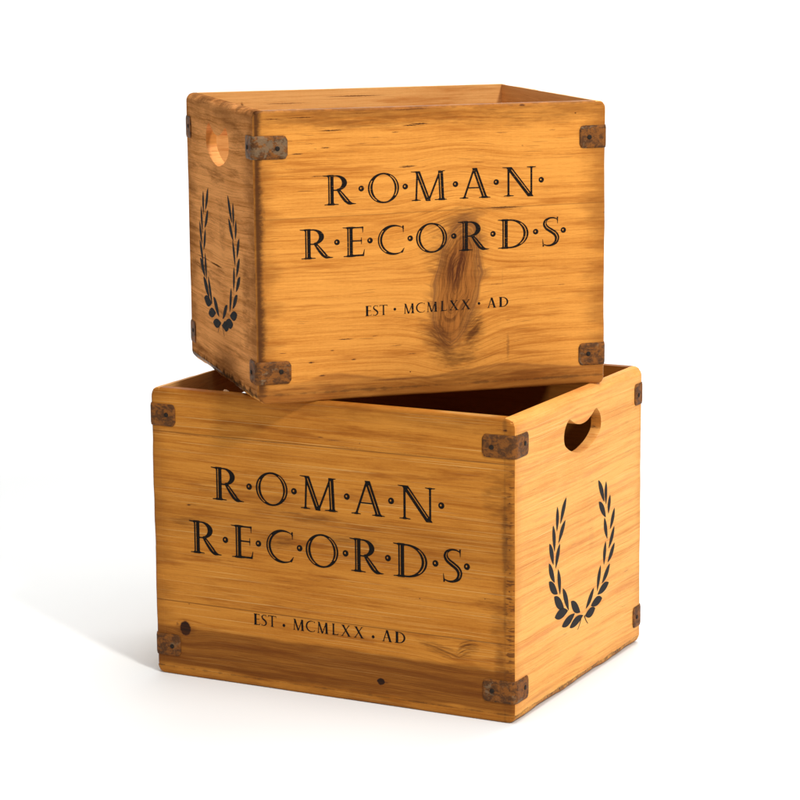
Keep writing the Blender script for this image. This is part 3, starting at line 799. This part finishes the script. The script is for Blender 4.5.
# ---- upper crate
US = (0.3728, 0.3028, 0.2933)
BROWN = dict(light=(0.82, 0.355, 0.115), mid=(0.46, 0.170, 0.042), dark=(0.13, 0.044, 0.012), amber=(0.19, 0.064, 0.017), mottle=0.6, end_base=(0.62, 0.26, 0.062), end_dark=(0.05, 0.02, 0.008), tick=0.5)
u_mats = dict(
    front=wood('pine_front_upper', 'x', 4.0, UF_SPOTS, seams=[(185.5, 0.010)], seam_a=0.32, chk_t=0.70, knots=[(212, 112, 30, 66, 0.45)],
               stain=[bottom_stain, big_knot, smudge(229, 66, 15, 26, 0.55, 0.0, -2.0), smudge(228, 66, 12, 22, 0.9, 0.9, 0.0, 0.12), smudge(188, 60, 24, 22, 0.5, -0.45, 6.0), smudge(194, 54, 16, 18, 0.7, -0.8, 0.0, 0.12), smudge(212, 38, 34, 14, 0.6, 0, 0, 0.1), smudge(214, 34, 22, 12, 0.6), smudge(190, 140, 22, 26, 0.4, -0.2, 5.0), smudge(250, 187, 40, 3.0, 0.8, 0.0, 0.0, 0.5), smudge(236, 150, 10, 30, 0.3), smudge(120, 283, 150, 13, 0.45, 0, 0, 0.35), smudge(310, 284, 90, 11, 0.4, 0, 0, 0.35), smudge(205, 176, 34, 16, 0.5, 0.3, 3.0), smudge(60, 12, 90, 9, 0.5), smudge(260, 14, 130, 9, 0.5)], end=0.5, blotch=0.35, contrast=1.0, wave=5.0, mottle=0.75, light=(0.70, 0.295, 0.054), mid=(0.43, 0.138, 0.016), dark=(0.20, 0.056, 0.010), tick=0.4,
               burn=[patina(372.8, 293.3, 0.62, 36.0), corner_burn, edge_wear(9.0, 2, 1.6, 0.45, freq=0.05), edge_wear(293.0, 2, 2.0, 0.35)]),
    left=wood('pine_side_upper', 'y', 9.0, UL_SPOTS, stain=[smudge(138, 165, 18, 40, 0.4, 0, 0, 0.12), smudge(60, 262, 40, 20, 0.4, 0, 0, 0.25), smudge(160, 215, 40, 12, 0.4, 0, 0, 0.3), smudge(240, 110, 60, 8, 0.7, 0, 0, 0.3), smudge(40, 100, 20, 60, 0.5, 0, 0, 0.2)], end=0.5, blotch=0.8, contrast=1.1, tilt=0.03, wave=18.0, spec=0.0, **BROWN,
              burn=[patina(302.8, 293.3, 0.6, 60.0, (0.14, 0.045, 0.012), 7.0, 'y'), edge_wear(293.0, 2, 5.0, 0.5), edge_wear(8.0, 2, 5.0, 0.85), edge_wear(0.0, 1, 2.5, 0.5), corner_burn]),
    right=wood('pine_far_side_upper', 'y', 14.0, contrast=0.8, blotch=0.5, end=0.35, end_base=(0.70, 0.30, 0.078), tick=0.3),
    back=wood('pine_back_upper', 'x', 19.0, contrast=0.8, blotch=0.4, spots=[(60, 276, 2.5, 7, .7), (190, 285, 40, 1, .6), (110, 279, 30, 1.0, .5)]),
    base=wood('pine_base_upper', 'z', 23.0, contrast=0.8, blotch=0.5, end=0.6, light=(0.60, 0.26, 0.06), mid=(0.42, 0.155, 0.028), end_base=(0.36, 0.16, 0.035), end_dark=(0.035, 0.015, 0.007), tick=0.9, burn=[edge_wear(0.0, 0, 3.0, 0.8), edge_wear(0, 1, 1.6, 0.35)]),
    wreath_ink=ink('wreath_ink_upper', 0.36, (0.012, 0.011, 0.011)), rust=[RU[0], RU[4], RU[1], RU[4], RU[2], RU[3]], nail=NAIL)
# viewer's left on the left side board is the far end of the board
uw = lambda y: 155.0 + (167.0 - y) * 1.08
uz = lambda z: 48.5 + (z - 58) * 1.02
uwr = lambda y: 155.0 + (y - 167.0) * 1.08
ident = lambda v: v
crate('wooden_crate', 'smaller honey pine crate set askew on top, with a tall dark knot through its lettering',
      (-0.1429, 2.5084, 0.3086), 0.2965, US, u_mats, ink('letter_ink_upper', 0.42), (ident, ident, 1.0), (ident, ident),
      (154, 268.5, 1.09, 1.07), dict(left=(uw, uz, 1.05), right=(uwr, uz, 1.05)), (0.2570, 0.0315),
      dict(lf=(0.0355, 0.0265), rf=(0.0292, 0.0265), lb=(0.030, 0.0255), rb=(0.030, 0.026)), 3)

# ---- lower crate
LS = (0.42, 0.3287, 0.3085)
l_mats = dict(
    front=wood('pine_front_lower', 'x', 31.0, LF_SPOTS, seams=[(80.6, 0.0), (262.5, 0.0)], stain=[smudge(368, 71, 13, 12, 0.95, 0.3, 4.0, 0.5), smudge(338, 66, 30, 7, 0.7, -0.25, 3.0, 0.4), smudge(403, 60, 7, 26, 0.55, 0, 0, 0.2), smudge(411, 200, 8, 60, 0.5, 0, 0, 0.3), smudge(392, 120, 20, 8, 0.5), smudge(398, 225, 16, 34, 0.45, 0, 0, 0.25), smudge(404, 100, 14, 26, 0.4, 0, 0, 0.25), smudge(120, 205, 90, 22, 0.22), smudge(150, 158, 26, 9, 0.7, 0.1), smudge(190, 188, 40, 7, 0.5), smudge(240, 168, 40, 6, 0.5), smudge(44, 168, 26, 8, 0.5), smudge(37, 51, 14, 14, 0.5)], planks=[(11.0, 53.0, 1.0, 2.6), (150.0, 192.0, 0.24, 9.0)], end=0.5, blotch=0.55, contrast=0.95,
               light=(0.55, 0.220, 0.032), mid=(0.37, 0.116, 0.011), amber=(0.25, 0.066, 0.007), dark=(0.16, 0.042, 0.007), mottle=0.7, wave=8.0, knots=[(363, 68, 22, 10, 0.8), (37, 52, 16, 12, 0.7)], tilt=0.01,
               burn=[patina(420.0, 308.5, 0.45, 30.0, (0.15, 0.042, 0.006), 4.0), comb_ticks, edge_wear(409.0, 0, 3.0, 0.35, freq=0.05), edge_wear(0.0, 0, 1.5, 0.5), edge_wear(8.5, 2, 1.2, 0.45)], streaks=0.30),
    right=wood('pine_side_lower', 'y', 37.0, spots=[(190, 150, 10, 22, .14), (60, 15, 60, 2.5, .2)], end=0.42, blotch=0.45, contrast=1.15, tilt=0.02,
               light=(0.82, 0.425, 0.112), mid=(0.66, 0.240, 0.050), dark=(0.46, 0.165, 0.034), amber=(0.66, 0.24, 0.075), mottle=0.5, streaks=0.5, end_base=(0.52, 0.195, 0.033), tick=1.0,
               burn=[patina(328.7, 308.5, 0.45, 22.0, (0.50, 0.185, 0.035), 9.0, 'y'), edge_wear(328.0, 1, 2.0, 0.5), edge_wear(8.2, 2, 1.2, 0.5)]),
    left=wood('pine_far_side_lower', 'y', 41.0, contrast=0.9, blotch=0.5, end=0.38, end_base=(0.53, 0.20, 0.034), tick=0.35),
    back=wood('pine_back_lower_shaded', 'x', 43.0, contrast=0.9, blotch=0.5, light=(0.26, 0.095, 0.016), mid=(0.16, 0.048, 0.006)),  # board colour darkened to paint in deeper shade inside the crate
    base=wood('pine_base_lower', 'z', 47.0, contrast=0.8, blotch=0.45, end=0.5, light=(0.46, 0.18, 0.027), mid=(0.33, 0.11, 0.013), end_base=(0.66, 0.30, 0.05), end_dark=(0.10, 0.035, 0.012), tick=0.9,
              burn=[edge_wear(420.0, 0, 3.0, 0.6, freq=0.035, thr=(0.5, 0.62)), edge_wear(0, 1, 1.2, 0.4)]),
    wreath_ink=ink('wreath_ink_lower', 0.30, (0.028, 0.026, 0.026)), rust=[RU[3], RU[2], RU[2], RU[4], RU[3], RU[2], RU[3], RU[5]], nail=NAIL)
kx = (367.7 - 44.9) / (326.4 - 47.0)
lx = lambda v: 44.9 + (v - 47.0) * kx
kz = (230.9 - 136.6) / (227.5 - 145.2)
lz = lambda v: 136.4 + (v - 145.2) * (196.3 - 136.4) / (198.6 - 145.4)
ldx = lambda v: 120.6 + (v - 113.3) * (298.4 - 120.6) / (266.4 - 113.3)
ldz = lambda v: 66.6 + (v - 84.2) * 0.6
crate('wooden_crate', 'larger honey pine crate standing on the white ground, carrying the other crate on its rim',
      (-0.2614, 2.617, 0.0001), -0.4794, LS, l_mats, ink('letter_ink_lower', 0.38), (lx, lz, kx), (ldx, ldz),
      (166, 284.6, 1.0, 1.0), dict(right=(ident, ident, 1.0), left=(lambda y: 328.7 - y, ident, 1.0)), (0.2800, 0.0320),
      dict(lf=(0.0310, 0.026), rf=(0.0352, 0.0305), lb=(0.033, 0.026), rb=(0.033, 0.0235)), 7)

# ------------------------------------------------------------------ setting: white studio sweep
def sweep():
    bm = bmesh.new(); prof = []
    y0, y1, R_, top = -1.5, 4.6, 1.2, 5.5
    prof.append((y0, 0.0)); prof += [(y, 0.0) for y in (0.5, 1.5, 2.5, 3.2)]
    prof.append((y1 - R_, 0.0))
    for i in range(1, 17):
        a = math.pi / 2 * i / 16; prof.append((y1 - R_ + R_ * math.sin(a), R_ - R_ * math.cos(a)))
    prof.append((y1, top))
    xs = (-4.0, 0.0, 4.0)
    V = [[bm.verts.new((x, y, z)) for (y, z) in prof] for x in xs]
    for i in range(len(xs) - 1):
        for j in range(len(prof) - 1): bm.faces.new((V[i][j], V[i + 1][j], V[i + 1][j + 1], V[i][j + 1]))
    me = bpy.data.meshes.new('ground'); bm.to_mesh(me); bm.free()
    for p in me.polygons: p.use_smooth = True
    o = link('ground', me, plain('white_paper', (0.780, 0.795, 0.80), 0.7)); o['kind'] = 'structure'
sweep()
